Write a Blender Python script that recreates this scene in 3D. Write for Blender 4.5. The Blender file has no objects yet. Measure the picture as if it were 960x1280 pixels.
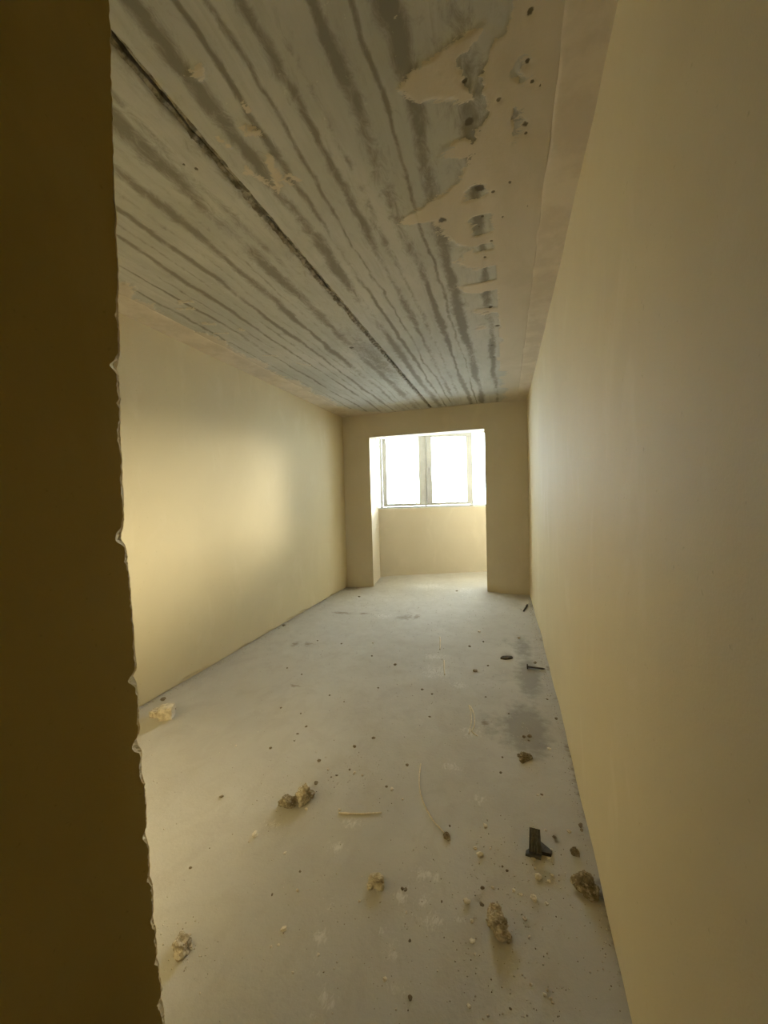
import bpy, math, random
import numpy as np
from mathutils import Vector, Matrix

sc = bpy.context.scene
col = sc.collection

# ---------------------------------------------------------------- camera
cam_d = bpy.data.cameras.new('camera')
cam = bpy.data.objects.new('camera', cam_d)
col.objects.link(cam)
cam_d.sensor_fit = 'VERTICAL'
cam_d.sensor_height = 36.0
cam_d.sensor_width = 27.0
cam_d.lens = 485.07 / 1280.0 * 36.0
cam_d.clip_start = 0.02
_r = Vector((0.95393638, 0.29867638, -0.02824522))
_u = Vector((0.01591508, 0.04363507, 0.99892076))
_f = Vector((-0.29958652, 0.95335639, -0.03687162))
cam.matrix_world = Matrix(((_r.x, _u.x, -_f.x, 0.0),
                           (_r.y, _u.y, -_f.y, 0.0),
                           (_r.z, _u.z, -_f.z, 1.4119),
                           (0, 0, 0, 1)))
sc.camera = cam

# ---------------------------------------------------------------- sky, sun, exposure
SKY_STRENGTH = 24.0
SUN_STRENGTH = 19.5
EXPOSURE = 0.0
world = bpy.data.worlds.new('hazy_evening_sky')
sc.world = world
world.use_nodes = True
wn = world.node_tree
wn.nodes.clear()
w_out = wn.nodes.new('ShaderNodeOutputWorld')
w_bg = wn.nodes.new('ShaderNodeBackground')
w_bg.inputs['Color'].default_value = (0.80, 0.90, 1.0, 1)
w_bg.inputs['Strength'].default_value = SKY_STRENGTH
wn.links.new(w_bg.outputs[0], w_out.inputs[0])

sun_d = bpy.data.lights.new('low_sun', 'SUN')
sun = bpy.data.objects.new('low_sun', sun_d)
col.objects.link(sun)
sun_d.energy = SUN_STRENGTH
sun_d.color = (1.0, 0.87, 0.64)
sun_d.angle = math.radians(12.0)
SUN_DIR = Vector((-0.19, -1.0, -0.155)).normalized()
sun.rotation_euler = SUN_DIR.to_track_quat('-Z', 'Y').to_euler()
sun.location = (2.0, 14.0, 4.0)

sc.view_settings.view_transform = 'Standard'
sc.view_settings.look = 'None'
sc.view_settings.gamma = 1.0
sc.view_settings.use_curve_mapping = False
sc.view_settings.exposure = EXPOSURE
sc.cycles.max_bounces = 16
sc.cycles.diffuse_bounces = 12
sc.cycles.glossy_bounces = 4
sc.cycles.transparent_max_bounces = 12
sc.cycles.caustics_reflective = False
sc.cycles.caustics_refractive = False
sc.cycles.sample_clamp_indirect = 8.0

# ---------------------------------------------------------------- measures of the place (metres)
H = 2.70                       # ceiling height
XL, XR = -2.436, 0.297         # side walls
YB = 5.698                     # wall with the opening to the bay
YF = 0.62                      # end of the passage wall, the room widens behind it
XP = -0.75                     # passage wall
YR = -3.2                      # rear of the passage
OX0, OX1, OZ = -1.995, -0.272, 2.345   # opening to the bay
WA = np.array([-2.124, 6.441]) # inner face of the bay parapet (runs at a slant)
WD = np.array([-0.380 + 2.124, 7.185 - 6.441]); WD = WD / np.hypot(*WD)
WN = np.array([-WD[1], WD[0]])
SILL = 1.21

# ---------------------------------------------------------------- noise
def _hash(ix, iy, seed):
    h = (ix.astype(np.int64) * 374761393 + iy.astype(np.int64) * 668265263 + seed * 1442695041) & 0xFFFFFFFF
    h = ((h ^ (h >> 13)) * 1274126177) & 0xFFFFFFFF
    h = ((h ^ (h >> 16)) * 2246822519) & 0xFFFFFFFF
    return ((h ^ (h >> 15)) & 0xFFFFFF) / float(0xFFFFFF)

def vnoise(x, y, seed=0):
    x = np.asarray(x, float); y = np.asarray(y, float)
    ix = np.floor(x); iy = np.floor(y)
    fx = x - ix; fy = y - iy
    fx = fx * fx * (3 - 2 * fx); fy = fy * fy * (3 - 2 * fy)
    a = _hash(ix, iy, seed); b = _hash(ix + 1, iy, seed)
    c = _hash(ix, iy + 1, seed); d = _hash(ix + 1, iy + 1, seed)
    return (a * (1 - fx) + b * fx) * (1 - fy) + (c * (1 - fx) + d * fx) * fy

def fbm(x, y, seed=0, octv=4):
    """about -1 .. 1"""
    s = 0.0; amp = 1.0; tot = 0.0
    for k in range(octv):
        s = s + amp * (vnoise(x * 2 ** k, y * 2 ** k, seed + 17 * k) * 2 - 1)
        tot += amp; amp *= 0.5
    return s / tot * 1.6

def sstep(a, b, x):
    t = np.clip((x - a) / (b - a), 0, 1)
    return t * t * (3 - 2 * t)

# ---------------------------------------------------------------- materials
def new_mat(name):
    m = bpy.data.materials.new(name)
    m.use_nodes = True
    nt = m.node_tree
    nt.nodes.clear()
    out = nt.nodes.new('ShaderNodeOutputMaterial')
    return m, nt, out

def N(nt, kind, **kw):
    n = nt.nodes.new(kind)
    for k, v in kw.items():
        if k in ('operation', 'blend_type', 'data_type', 'noise_dimensions', 'attribute_name', 'interpolation_type', 'feature', 'use_clamp', 'clamp'):
            setattr(n, k, v)
        else:
            n.inputs[k.replace('_', ' ')].default_value = v
    return n

def noise(nt, vec, scale, detail=5.0, rough=0.55, dist=0.0):
    n = nt.nodes.new('ShaderNodeTexNoise')
    n.inputs['Scale'].default_value = scale
    n.inputs['Detail'].default_value = detail
    n.inputs['Roughness'].default_value = rough
    n.inputs['Distortion'].default_value = dist
    nt.links.new(vec, n.inputs['Vector'])
    return n.outputs['Fac']

def mapping(nt, vec, scale=(1, 1, 1), loc=(0, 0, 0)):
    n = nt.nodes.new('ShaderNodeMapping')
    n.inputs['Scale'].default_value = scale
    n.inputs['Location'].default_value = loc
    nt.links.new(vec, n.inputs['Vector'])
    return n.outputs[0]

def ramp(nt, fac, lo, hi, a=0.0, b=1.0):
    n = nt.nodes.new('ShaderNodeMapRange')
    n.interpolation_type = 'SMOOTHSTEP'
    n.inputs['From Min'].default_value = lo
    n.inputs['From Max'].default_value = hi
    n.inputs['To Min'].default_value = a
    n.inputs['To Max'].default_value = b
    nt.links.new(fac, n.inputs['Value'])
    return n.outputs[0]

def math_(nt, op, a, b):
    n = nt.nodes.new('ShaderNodeMath'); n.operation = op
    for k, v in ((0, a), (1, b)):
        if isinstance(v, (int, float)):
            n.inputs[k].default_value = v
        else:
            nt.links.new(v, n.inputs[k])
    return n.outputs[0]

def mixc(nt, fac, a, b):
    n = nt.nodes.new('ShaderNodeMix'); n.data_type = 'RGBA'
    if isinstance(fac, (int, float)):
        n.inputs['Factor'].default_value = fac
    else:
        nt.links.new(fac, n.inputs['Factor'])
    for key, v in ((6, a), (7, b)):
        if isinstance(v, tuple):
            n.inputs[key].default_value = (*v[:3], 1)
        else:
            nt.links.new(v, n.inputs[key])
    return n.outputs[2]

def bump(nt, height, strength, distance, normal=None):
    n = nt.nodes.new('ShaderNodeBump')
    n.inputs['Strength'].default_value = strength
    n.inputs['Distance'].default_value = distance
    nt.links.new(height, n.inputs['Height'])
    if normal is not None:
        nt.links.new(normal, n.inputs['Normal'])
    return n.outputs[0]

def finish(nt, out, color, rough=0.9, normal=None, spec=0.25):
    b = nt.nodes.new('ShaderNodeBsdfPrincipled')
    if isinstance(color, tuple):
        b.inputs['Base Color'].default_value = (*color[:3], 1)
    else:
        nt.links.new(color, b.inputs['Base Color'])
    if isinstance(rough, (int, float)):
        b.inputs['Roughness'].default_value = rough
    else:
        nt.links.new(rough, b.inputs['Roughness'])
    b.inputs['Specular IOR Level'].default_value = spec
    if normal is not None:
        nt.links.new(normal, b.inputs['Normal'])
    nt.links.new(b.outputs[0], out.inputs['Surface'])
    return b

def objvec(nt):
    return nt.nodes.new('ShaderNodeTexCoord').outputs['Object']

def plaster_material(name, base, alt, pale, streak=(1, 1, 1), streak_amt=0.5, rough=0.75, spec=0.3):
    m, nt, out = new_mat(name)
    v = objvec(nt)
    big = noise(nt, v, 0.9, 4, 0.55, 0.4)
    c = mixc(nt, ramp(nt, big, 0.35, 0.68), base, alt)
    st = noise(nt, mapping(nt, v, streak), 3.0, 6, 0.6, 0.6)
    c = mixc(nt, math_(nt, 'MULTIPLY', ramp(nt, st, 0.53, 0.70), streak_amt), c, pale)
    mid = noise(nt, mapping(nt, v, streak, (3, 1, 7)), 9.0, 5, 0.6)
    c = mixc(nt, ramp(nt, mid, 0.5, 0.75, 0.0, 0.22), c, alt)
    sp = noise(nt, v, 70.0, 2, 0.5)
    c = mixc(nt, ramp(nt, sp, 0.70, 0.80, 0.0, 0.35), c, (base[0] * 0.45, base[1] * 0.43, base[2] * 0.38))
    fine = noise(nt, v, 160.0, 3, 0.6)
    n0 = bump(nt, noise(nt, mapping(nt, v, streak, (9, 4, 2)), 1.6, 3, 0.5, 0.8), 0.08, 0.03)
    n1 = bump(nt, st, 0.10, 0.006, n0)
    n2 = bump(nt, fine, 0.25, 0.0015, n1)
    finish(nt, out, c, rough, n2, spec)
    return m

M = {}
M['wall'] = plaster_material('bare_beige_plaster', (0.63, 0.54, 0.335), (0.595, 0.505, 0.31), (0.68, 0.595, 0.40), (1.0, 1.3, 0.6), 0.4)
M['pier'] = plaster_material('grey_beige_plaster', (0.60, 0.54, 0.425), (0.565, 0.505, 0.39), (0.65, 0.59, 0.47), (1, 1, 0.6), 0.4)

M['passage'] = plaster_material('shade_darkened_plaster', (0.36, 0.265, 0.085), (0.32, 0.235, 0.07), (0.39, 0.29, 0.10), (1, 1, 0.6), 0.4, 0.85, 0.2)  # plaster darkened and browned so its colour carries the passage's shade

# screed floor: masks R pale dust and paler far floor, G damp stain, B brown dirt
m, nt, out = new_mat('dusty_screed')
v = objvec(nt)
at = nt.nodes.new('ShaderNodeAttribute'); at.attribute_name = 'mask'
sp_ = nt.nodes.new('ShaderNodeSeparateColor'); nt.links.new(at.outputs['Color'], sp_.inputs[0])
big = noise(nt, v, 1.3, 4, 0.55, 0.5)
c = mixc(nt, ramp(nt, big, 0.3, 0.7), (0.485, 0.465, 0.415), (0.545, 0.527, 0.48))
mid = noise(nt, mapping(nt, v, (1, 0.7, 1)), 7.0, 6, 0.62, 0.8)
c = mixc(nt, ramp(nt, mid, 0.42, 0.72, 0.0, 0.45), c, (0.43, 0.40, 0.35))
trow = noise(nt, mapping(nt, v, (1.6, 0.8, 1), (4, 2, 0)), 34.0, 7, 0.72, 1.2)
dust_and_pale = math_(nt, 'ADD', sp_.outputs[0], math_(nt, 'MULTIPLY', math_(nt, 'SUBTRACT', trow, 0.5), 2.6))
c = mixc(nt, ramp(nt, dust_and_pale, 0.40, 0.95, 0.0, 0.75), c, (0.70, 0.68, 0.64))
wetn = noise(nt, v, 14.0, 5, 0.6)
wet = math_(nt, 'ADD', sp_.outputs[1], math_(nt, 'MULTIPLY', math_(nt, 'SUBTRACT', wetn, 0.5), 1.0))
wetf = ramp(nt, wet, 0.15, 0.70, 0.0, 0.70)
c = mixc(nt, wetf, c, (0.25, 0.235, 0.205))
dirtn = noise(nt, mapping(nt, v, (0.6, 1.4, 1)), 30.0, 4, 0.6)
dirt = math_(nt, 'ADD', sp_.outputs[2], math_(nt, 'MULTIPLY', math_(nt, 'SUBTRACT', dirtn, 0.5), 1.3))
c = mixc(nt, ramp(nt, dirt, 0.4, 0.8, 0.0, 0.7), c, (0.24, 0.19, 0.135))
spk = noise(nt, v, 95.0, 3, 0.6)
c = mixc(nt, ramp(nt, spk, 0.68, 0.76, 0.0, 0.4), c, (0.22, 0.18, 0.13))
c = mixc(nt, ramp(nt, spk, 0.30, 0.24, 0.0, 0.5), c, (0.72, 0.67, 0.58))
n1 = bump(nt, mid, 0.25, 0.006)
n2 = bump(nt, noise(nt, v, 60.0, 5, 0.65), 0.5, 0.003, n1)
finish(nt, out, c, 0.85, n2, 0.2)
M['floor'] = m

# precast ceiling: masks R plaster smear, G dark lengthwise band, B pits
m, nt, out = new_mat('striped_precast_concrete')
v = objvec(nt)
at = nt.nodes.new('ShaderNodeAttribute'); at.attribute_name = 'mask'
sp_ = nt.nodes.new('ShaderNodeSeparateColor'); nt.links.new(at.outputs['Color'], sp_.inputs[0])
big = noise(nt, mapping(nt, v, (1, 0.5, 1)), 2.2, 5, 0.6, 0.6)
c = mixc(nt, ramp(nt, big, 0.32, 0.7), (0.38, 0.37, 0.315), (0.475, 0.46, 0.40))
lon = noise(nt, mapping(nt, v, (3.0, 0.35, 1)), 8.0, 6, 0.65, 0.5)
c = mixc(nt, ramp(nt, lon, 0.45, 0.7, 0.0, 0.4), c, (0.33, 0.315, 0.26))
bandn = noise(nt, mapping(nt, v, (1.3, 0.6, 1)), 20.0, 9, 0.75, 0.9)
band = math_(nt, 'ADD', sp_.outputs[1], math_(nt, 'MULTIPLY', math_(nt, 'SUBTRACT', bandn, 0.5), 2.1))
c = mixc(nt, ramp(nt, band, 0.05, 0.95, 0.0, 0.88), c, (0.185, 0.17, 0.125))
sg = noise(nt, v, 26.0, 5, 0.7)
white = math_(nt, 'MULTIPLY', ramp(nt, sg, 0.66, 0.72), ramp(nt, lon, 0.4, 0.55))
c = mixc(nt, math_(nt, 'MULTIPLY', white, 0.45), c, (0.60, 0.57, 0.48))
pln = noise(nt, mapping(nt, v, (0.55, 1.5, 1)), 26.0, 8, 0.72, 1.2)
pl = math_(nt, 'ADD', sp_.outputs[0], math_(nt, 'MULTIPLY', math_(nt, 'SUBTRACT', pln, 0.5), 2.6))
plf = ramp(nt, pl, 0.47, 0.53)
pcol = mixc(nt, ramp(nt, big, 0.35, 0.65), (0.47, 0.41, 0.30), (0.54, 0.475, 0.36))
c = mixc(nt, math_(nt, 'MULTIPLY', plf, 0.93), c, pcol)
pit = math_(nt, 'ADD', sp_.outputs[2], math_(nt, 'MULTIPLY', math_(nt, 'SUBTRACT', sg, 0.5), 1.2))
c = mixc(nt, ramp(nt, pit, 0.5, 0.75, 0.0, 0.9), c, (0.10, 0.085, 0.055))
h = math_(nt, 'ADD', math_(nt, 'MULTIPLY', plf, 0.5), math_(nt, 'MULTIPLY', bandn, 0.5))
n1 = bump(nt, h, 0.5, 0.004)
n2 = bump(nt, noise(nt, v, 90.0, 4, 0.6), 0.35, 0.002, n1)
finish(nt, out, c, 0.9, n2, 0.2)
M['ceiling'] = m

def simple(name, a, b, scale=20.0, rough=0.9, bstr=0.5, bdist=0.003, spec=0.25, lo=0.4, hi=0.62):
    m, nt, out = new_mat(name)
    v = objvec(nt)
    n = noise(nt, v, scale, 5, 0.65)
    c = mixc(nt, ramp(nt, n, lo, hi), a, b)
    nb = bump(nt, noise(nt, v, scale * 2.5, 4, 0.6), bstr, bdist)
    finish(nt, out, c, rough, nb, spec)
    return m

M['mortar'] = simple('dark_joint_mortar', (0.11, 0.095, 0.06), (0.30, 0.27, 0.20), 28, bstr=0.8, bdist=0.006)
M['void'] = simple('dark_joint_void', (0.02, 0.017, 0.012), (0.05, 0.042, 0.03), 30)
M['fillet'] = simple('beige_skim_coat', (0.50, 0.43, 0.315), (0.58, 0.505, 0.375), 4.0)
M['crumb_pale'] = simple('pale_plaster_crumb', (0.70, 0.64, 0.53), (0.83, 0.78, 0.67), 60)
M['crumb_dark'] = simple('dark_dirt_crumb', (0.19, 0.155, 0.105), (0.33, 0.28, 0.20), 60)
M['clod'] = simple('crumbly_mortar', (0.40, 0.35, 0.265), (0.66, 0.60, 0.49), 45, bstr=0.8, bdist=0.004, lo=0.42, hi=0.58)
M['clod_dark'] = simple('brown_dirt_clod', (0.25, 0.21, 0.14), (0.52, 0.46, 0.35), 55, bstr=0.8, bdist=0.004, lo=0.48, hi=0.66)
M['block'] = simple('pale_plaster_block', (0.55, 0.49, 0.38), (0.76, 0.70, 0.58), 30, bstr=0.8, bdist=0.004)
M['straw'] = simple('dry_straw', (0.66, 0.58, 0.42), (0.80, 0.72, 0.55), 80, rough=0.6)
M['wood_dark'] = simple('dark_weathered_wood', (0.05, 0.04, 0.026), (0.11, 0.085, 0.055), 60)
M['rubber'] = simple('dark_ribbed_plastic', (0.07, 0.066, 0.052), (0.11, 0.10, 0.08), 40, rough=0.55)
M['steel'] = simple('rusty_dark_steel', (0.06, 0.05, 0.038), (0.13, 0.10, 0.07), 50, rough=0.6)
M['pvc'] = simple('white_window_plastic', (0.46, 0.48, 0.49), (0.50, 0.52, 0.53), 6.0, rough=0.55, bstr=0.02, bdist=0.001, spec=0.3)
M['sillwhite'] = simple('white_sill', (0.52, 0.50, 0.45), (0.57, 0.55, 0.50), 10.0, rough=0.5, bstr=0.1, bdist=0.001)

m, nt, out = new_mat('clear_window_glass')
tr = nt.nodes.new('ShaderNodeBsdfTransparent')
tr.inputs[0].default_value = (0.96, 0.98, 0.97, 1)
gl = nt.nodes.new('ShaderNodeBsdfGlossy'); gl.inputs['Roughness'].default_value = 0.02
lw_ = nt.nodes.new('ShaderNodeLayerWeight'); lw_.inputs['Blend'].default_value = 0.5
fr_fac = math_(nt, 'ADD', math_(nt, 'MULTIPLY', math_(nt, 'POWER', lw_.outputs['Facing'], 5.0), 0.9), 0.035)
mx = nt.nodes.new('ShaderNodeMixShader')
nt.links.new(fr_fac, mx.inputs[0]); nt.links.new(tr.outputs[0], mx.inputs[1]); nt.links.new(gl.outputs[0], mx.inputs[2])
nt.links.new(mx.outputs[0], out.inputs['Surface'])
M['glass'] = m

# ---------------------------------------------------------------- builders
def tag(o, label=None, cat=None, group=None, kind=None):
    if label: o['label'] = label
    if cat: o['category'] = cat
    if group: o['group'] = group
    if kind: o['kind'] = kind
    return o

def mesh_obj(name, verts, faces, mat, parent=None, smooth=False):
    me = bpy.data.meshes.new(name)
    me.from_pydata([tuple(map(float, p)) for p in verts], [], faces)
    me.update()
    return link_mesh(name, me, mat, parent, smooth)

def link_mesh(name, me, mat, parent=None, smooth=False):
    if mat is not None and not me.materials:
        me.materials.append(mat)
    if smooth:
        me.polygons.foreach_set('use_smooth', np.ones(len(me.polygons), bool))
    o = bpy.data.objects.new(name, me)
    col.objects.link(o)
    if parent is not None:
        o.parent = parent
    return o

def empty(name, loc=(0, 0, 0)):
    o = bpy.data.objects.new(name, None)
    o.empty_display_size = 0.1
    col.objects.link(o)
    o.location = loc
    return o

def grid_faces(nu, nv, flip=False, base=0):
    i = np.arange(nu - 1)[:, None]; j = np.arange(nv - 1)[None, :]
    a = (i * nv + j).ravel() + base; b = a + nv; c = b + 1; d = a + 1
    f = np.stack([a, b, c, d], 1)
    return f[:, ::-1] if flip else f

def sheet(name, P, mat, back, flip=False, mask=None, parent=None, smooth=True):
    """P: (nu, nv, 3) front points; back: offset vector that gives the piece its thickness"""
    nu, nv = P.shape[:2]
    front = P.reshape(-1, 3)
    f = grid_faces(nu, nv, flip)
    # rim, front loop to back loop
    idx = np.arange(nu * nv).reshape(nu, nv)
    loop = np.concatenate([idx[:, 0], idx[-1, 1:], idx[-2::-1, -1], idx[0, -2:0:-1]])
    lb = np.array(back, float)
    # the back is flat: project loop onto shifted plane
    bk = front[loop] + lb
    nb = len(front)
    L = len(loop)
    k = np.arange(L); k2 = (k + 1) % L
    rim = np.stack([loop[k], nb + k, nb + k2, loop[k2]], 1)
    if flip: rim = rim[:, ::-1]
    verts = np.concatenate([front, bk])
    faces = np.concatenate([f, rim]).astype(np.int32)
    me = bpy.data.meshes.new(name)
    capn = L
    nf = len(faces)
    me.vertices.add(len(verts)); me.vertices.foreach_set('co', verts.ravel())
    cap = (nb + (k if flip else k[::-1])).astype(np.int32)
    loops = np.concatenate([faces.ravel(), cap])
    me.loops.add(len(loops)); me.loops.foreach_set('vertex_index', loops.astype(np.int32))
    me.polygons.add(nf + 1)
    starts = np.concatenate([np.arange(nf) * 4, [nf * 4]]).astype(np.int32)
    me.polygons.foreach_set('loop_start', starts)
    me.update(calc_edges=True)
    sm = np.zeros(nf + 1, bool); sm[:len(f)] = smooth
    me.polygons.foreach_set('use_smooth', sm)
    if mask is not None:
        a = me.attributes.new('mask', 'FLOAT_COLOR', 'POINT')
        colr = np.zeros((len(verts), 4), np.float32); colr[:, 3] = 1
        colr[:nb, :3] = mask.reshape(-1, 3)
        a.data.foreach_set('color', colr.ravel())
    me.validate()
    return link_mesh(name, me, mat, parent)

def prism(poly, z0, z1):
    n = len(poly)
    v = [(x, y, z0) for x, y in poly] + [(x, y, z1) for x, y in poly]
    f = [tuple(range(n - 1, -1, -1)), tuple(range(n, 2 * n))]
    f += [(i, (i + 1) % n, n + (i + 1) % n, n + i) for i in range(n)]
    return v, f

def join(parts):
    V = []; F = []
    for v, f in parts:
        b = len(V); V += list(v); F += [tuple(i + b for i in q) for q in f]
    return V, F

def box(x0, x1, y0, y1, z0, z1):
    return prism([(x0, y0), (x1, y0), (x1, y1), (x0, y1)], z0, z1)

def spread(a, b, d0, d1):
    """positions from a to b with a step that grows from d0 to d1"""
    out_ = [a]
    while out_[-1] < b:
        t = (out_[-1] - a) / (b - a)
        out_.append(out_[-1] + d0 + (d1 - d0) * t)
    out_ = np.array(out_)
    return a + (out_ - a) * (b - a) / (out_[-1] - a)

# ---------------------------------------------------------------- what lies on the floor and where (x, y, size)
PALE = [(-0.104, 1.644, 0.0238), (-0.118, 1.505, 0.0251), (-0.080, 1.545, 0.0096), (-0.139, 1.532, 0.0128), (0.092, 1.468, 0.0264), (0.081, 1.540, 0.0154), (0.084, 
1.504, 0.0120), (0.137, 1.560, 0.0124), (0.150, 1.602, 0.0127), (0.229, 1.712, 0.0133), (0.138, 1.694, 0.0134), (-0.152, 1.311, 0.0194), (-0.066, 1.387, 0.0144), (0.005, 
1.398, 0.0114), (0.029, 1.391, 0.0113), (0.071, 1.388, 0.0195), (-0.129, 1.254, 0.0159), (-0.124, 1.195, 0.0152), (-0.112, 1.163, 0.0098), (0.050, 1.257, 0.0102), 
(0.038, 1.310, 0.0133), (0.112, 1.381, 0.0110), (0.048, 1.132, 0.0092), (-0.120, 1.033, 0.0111), (-0.068, 1.028, 0.0087), (0.083, 1.119, 0.0090), (0.097, 1.114, 0.0089), 
(0.101, 1.108, 0.0067), (0.090, 1.131, 0.0068), (0.128, 1.466, 0.0116), (0.141, 1.492, 0.0118), (-1.032, 1.340, 0.0236), (-0.866, 1.303, 0.0128), (-0.718, 1.058, 
0.0158), (-0.512, 1.211, 0.0112), (-0.576, 1.025, 0.0099), (-0.628, 0.962, 0.0095), (-0.360, 1.025, 0.0117), (-0.909, 1.788, 0.0125), (-0.766, 1.802, 0.0165), (-0.720, 
1.797, 0.0123), (-0.547, 1.743, 0.0155), (-0.483, 1.698, 0.0112), (-0.740, 1.184, 0.0087), (-0.710, 1.013, 0.0076), (-0.730, 1.003, 0.0076), (-1.510, 1.824, 0.0139), 
(0.205, 2.252, 0.0176), (-1.256, 3.513, 0.0234), (0.121, 1.889, 0.0112), (-0.344, 1.221, 0.0082), (-0.743, 1.559, 0.0145), (-0.890, 1.523, 0.0146), (-0.282, 4.056, 
0.0248), (0.105, 3.959, 0.0313)]
DARK = [(-0.101, 1.317, 0.0193), (-0.102, 1.377, 0.0173), (-0.034, 1.481, 0.0122), (-0.017, 1.469, 0.0120), (-0.924, 1.684, 0.0239), (-0.985, 1.838, 0.0260), (-0.768, 
1.251, 0.0122), (-0.821, 1.146, 0.0115), (-0.366, 1.296, 0.0202), (-0.378, 1.296, 0.0144), (-0.279, 1.005, 0.0135), (-0.010, 1.062, 0.0088), (-0.847, 1.762, 0.0164), 
(-0.870, 1.744, 0.0122), (-0.799, 1.818, 0.0167), (-1.306, 1.863, 0.0183), (-0.845, 2.001, 0.0228), (-0.765, 2.106, 0.0236), (-2.029, 5.153, 0.0460), (-1.547, 3.424, 
0.0234), (-1.163, 3.222, 0.0215), (-0.912, 3.095, 0.0270), (-0.925, 2.680, 0.0178), (-0.487, 2.402, 0.0205), (-1.818, 3.447, 0.0240), (-1.097, 2.438, 0.0167), (-1.316, 
2.226, 0.0159), (-1.484, 2.253, 0.0164), (-1.234, 2.493, 0.0173), (-1.600, 2.742, 0.0195), (-1.780, 2.819, 0.0202), (-2.448, 3.779, 0.0452), (-0.228, 3.795, 0.0308), 
(-0.344, 3.644, 0.0299), (-0.161, 3.262, 0.0199), (-0.155, 2.734, 0.0167), (0.249, 2.804, 0.0164), (-0.003, 2.557, 0.0154), (-0.039, 2.119, 0.0172), (-0.046, 1.997, 
0.0162), (0.139, 1.899, 0.0150), (0.169, 1.667, 0.0197), (-1.323, 1.483, 0.0230), (-1.185, 1.146, 0.0155), (-2.183, 2.042, 0.0328), (-2.378, 2.132, 0.0404), (-0.255, 
3.132, 0.0385), (0.213, 3.401, 0.0333), (-0.700, 5.646, 0.0465), (0.283, 2.575, 0.0300), (-0.524, 2.685, 0.0228), (-0.604, 2.736, 0.0234), (-0.518, 1.931, 0.0169), 
(-0.579, 1.756, 0.0157), (-1.209, 2.105, 0.0250), (-1.224, 2.025, 0.0194), (-1.207, 1.958, 0.0141), (0.079, 2.329, 0.0232), (0.111, 2.345, 0.0279), (0.104, 2.305, 
0.0183), (0.293, 1.754, 0.0270), (0.281, 1.734, 0.0201), (-0.235, 1.290, 0.0112), (-0.314, 1.143, 0.0102), (-0.251, 1.611, 0.0103)]
DUST = [(-0.662, 1.514, 0.049, 0.039), (-0.675, 1.389, 0.039, 0.030), (-0.308, 1.371, 0.066, 0.024), (-0.380, 1.269, 0.028, 0.032), (-0.294, 1.273, 0.033, 0.023), 
(-0.257, 1.223, 0.053, 0.034), (-0.594, 1.072, 0.036, 0.029), (-0.501, 0.937, 0.036, 0.025), (-0.530, 0.897, 0.022, 0.012), (-0.360, 1.098, 0.030, 0.033), (-0.326, 
1.016, 0.032, 0.017), (-0.405, 1.143, 0.016, 0.018), (-0.290, 1.980, 0.067, 0.048), (-0.136, 1.789, 0.056, 0.039), (-0.223, 2.305, 0.067, 0.073), (-0.556, 3.043, 0.161, 
0.141), (-0.346, 2.864, 0.083, 0.074), (-0.610, 3.354, 0.113, 0.086), (-1.409, 4.365, 0.153, 0.150), (-1.165, 5.862, 0.494, 0.312), (-0.603, 5.713, 0.234, 0.240), 
(-0.473, 1.281, 0.032, 0.028), (-0.998, 1.412, 0.049, 0.029), (-0.167, 1.248, 0.032, 0.019)]
DIRT = [(-1.996, 3.319, 0.055, 0.094), (-1.871, 3.348, 0.071, 0.075), (-1.559, 2.559, 0.073, 0.034), (-1.964, 4.378, 0.218, 0.078), (-1.678, 4.405, 0.088, 0.062), 
(-1.151, 4.358, 0.150, 0.147), (-1.020, 4.417, 0.057, 0.119), (-0.150, 2.418, 0.035, 0.052), (-2.339, 5.644, 0.253, 0.256)]

# ================================================================ THE SETTING
# ---------------------------------------------------------------- floor
def floor_height(x, y):
    z = 0.004 * fbm(x * 1.1, y * 1.1, 5, 3) + 0.0012 * fbm(x * 9, y * 9, 9, 3)
    z = z + 0.03 * sstep(5.25, 5.85, y) * sstep(-2.35, -1.95, x) * (1 - sstep(-0.35, 0.1, x) * (1 - sstep(5.7, 5.9, y)))
    return z

fx = np.linspace(XL - 0.06, XR + 0.06, 360)
fy = np.concatenate([np.linspace(YR - 0.05, 0.6, 24)[:-1], spread(0.6, 7.95, 0.0055, 0.024)])
X, Y = np.meshgrid(fx, fy, indexing='ij')
Z = floor_height(X, Y)
def blobs(lst, X, Y, seed=3, warp=0.35):
    s = np.zeros_like(X)
    for i, (cx, cy, rx, ry) in enumerate(lst):
        w = 1 + warp * fbm((X - cx) / rx * 1.3 + i, (Y - cy) / ry * 1.3, seed + i, 3)
        s = np.maximum(s, np.exp(-(((X - cx) / rx) ** 2 + ((Y - cy) / ry) ** 2) * w * 0.9))
    return s
dust_and_pale = 0.72 * blobs(DUST, X, Y)
# faint boot prints: ribbed soles in pale dust
def boot(X, Y, cx, cy, ang, amt):
    c, s = math.cos(ang), math.sin(ang)
    u = (X - cx) * c + (Y - cy) * s; w = -(X - cx) * s + (Y - cy) * c
    half = np.interp(w, [-0.14, -0.12, -0.07, -0.03, 0.05, 0.10, 0.14], [0, 0.03, 0.034, 0.027, 0.043, 0.04, 0])
    inside = sstep(0.0, 0.012, half - np.abs(u)) * (np.abs(w) < 0.14)
    rib = 0.5 + 0.5 * np.sin(w * 2 * math.pi / 0.018)
    return amt * inside * (0.35 + 0.65 * rib)
for b in ((-0.60, 1.10, 0.3, 0.42), (-0.35, 1.22, -0.1, 0.45), (-0.515, 0.93, 0.2, 0.42), (-0.66, 1.45, 0.15, 0.36), (-0.30, 1.33, 0.9, 0.40), (-0.14, 1.80, 0.2, 0.3)):
    dust_and_pale = np.maximum(dust_and_pale, boot(X, Y, *b))
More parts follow.
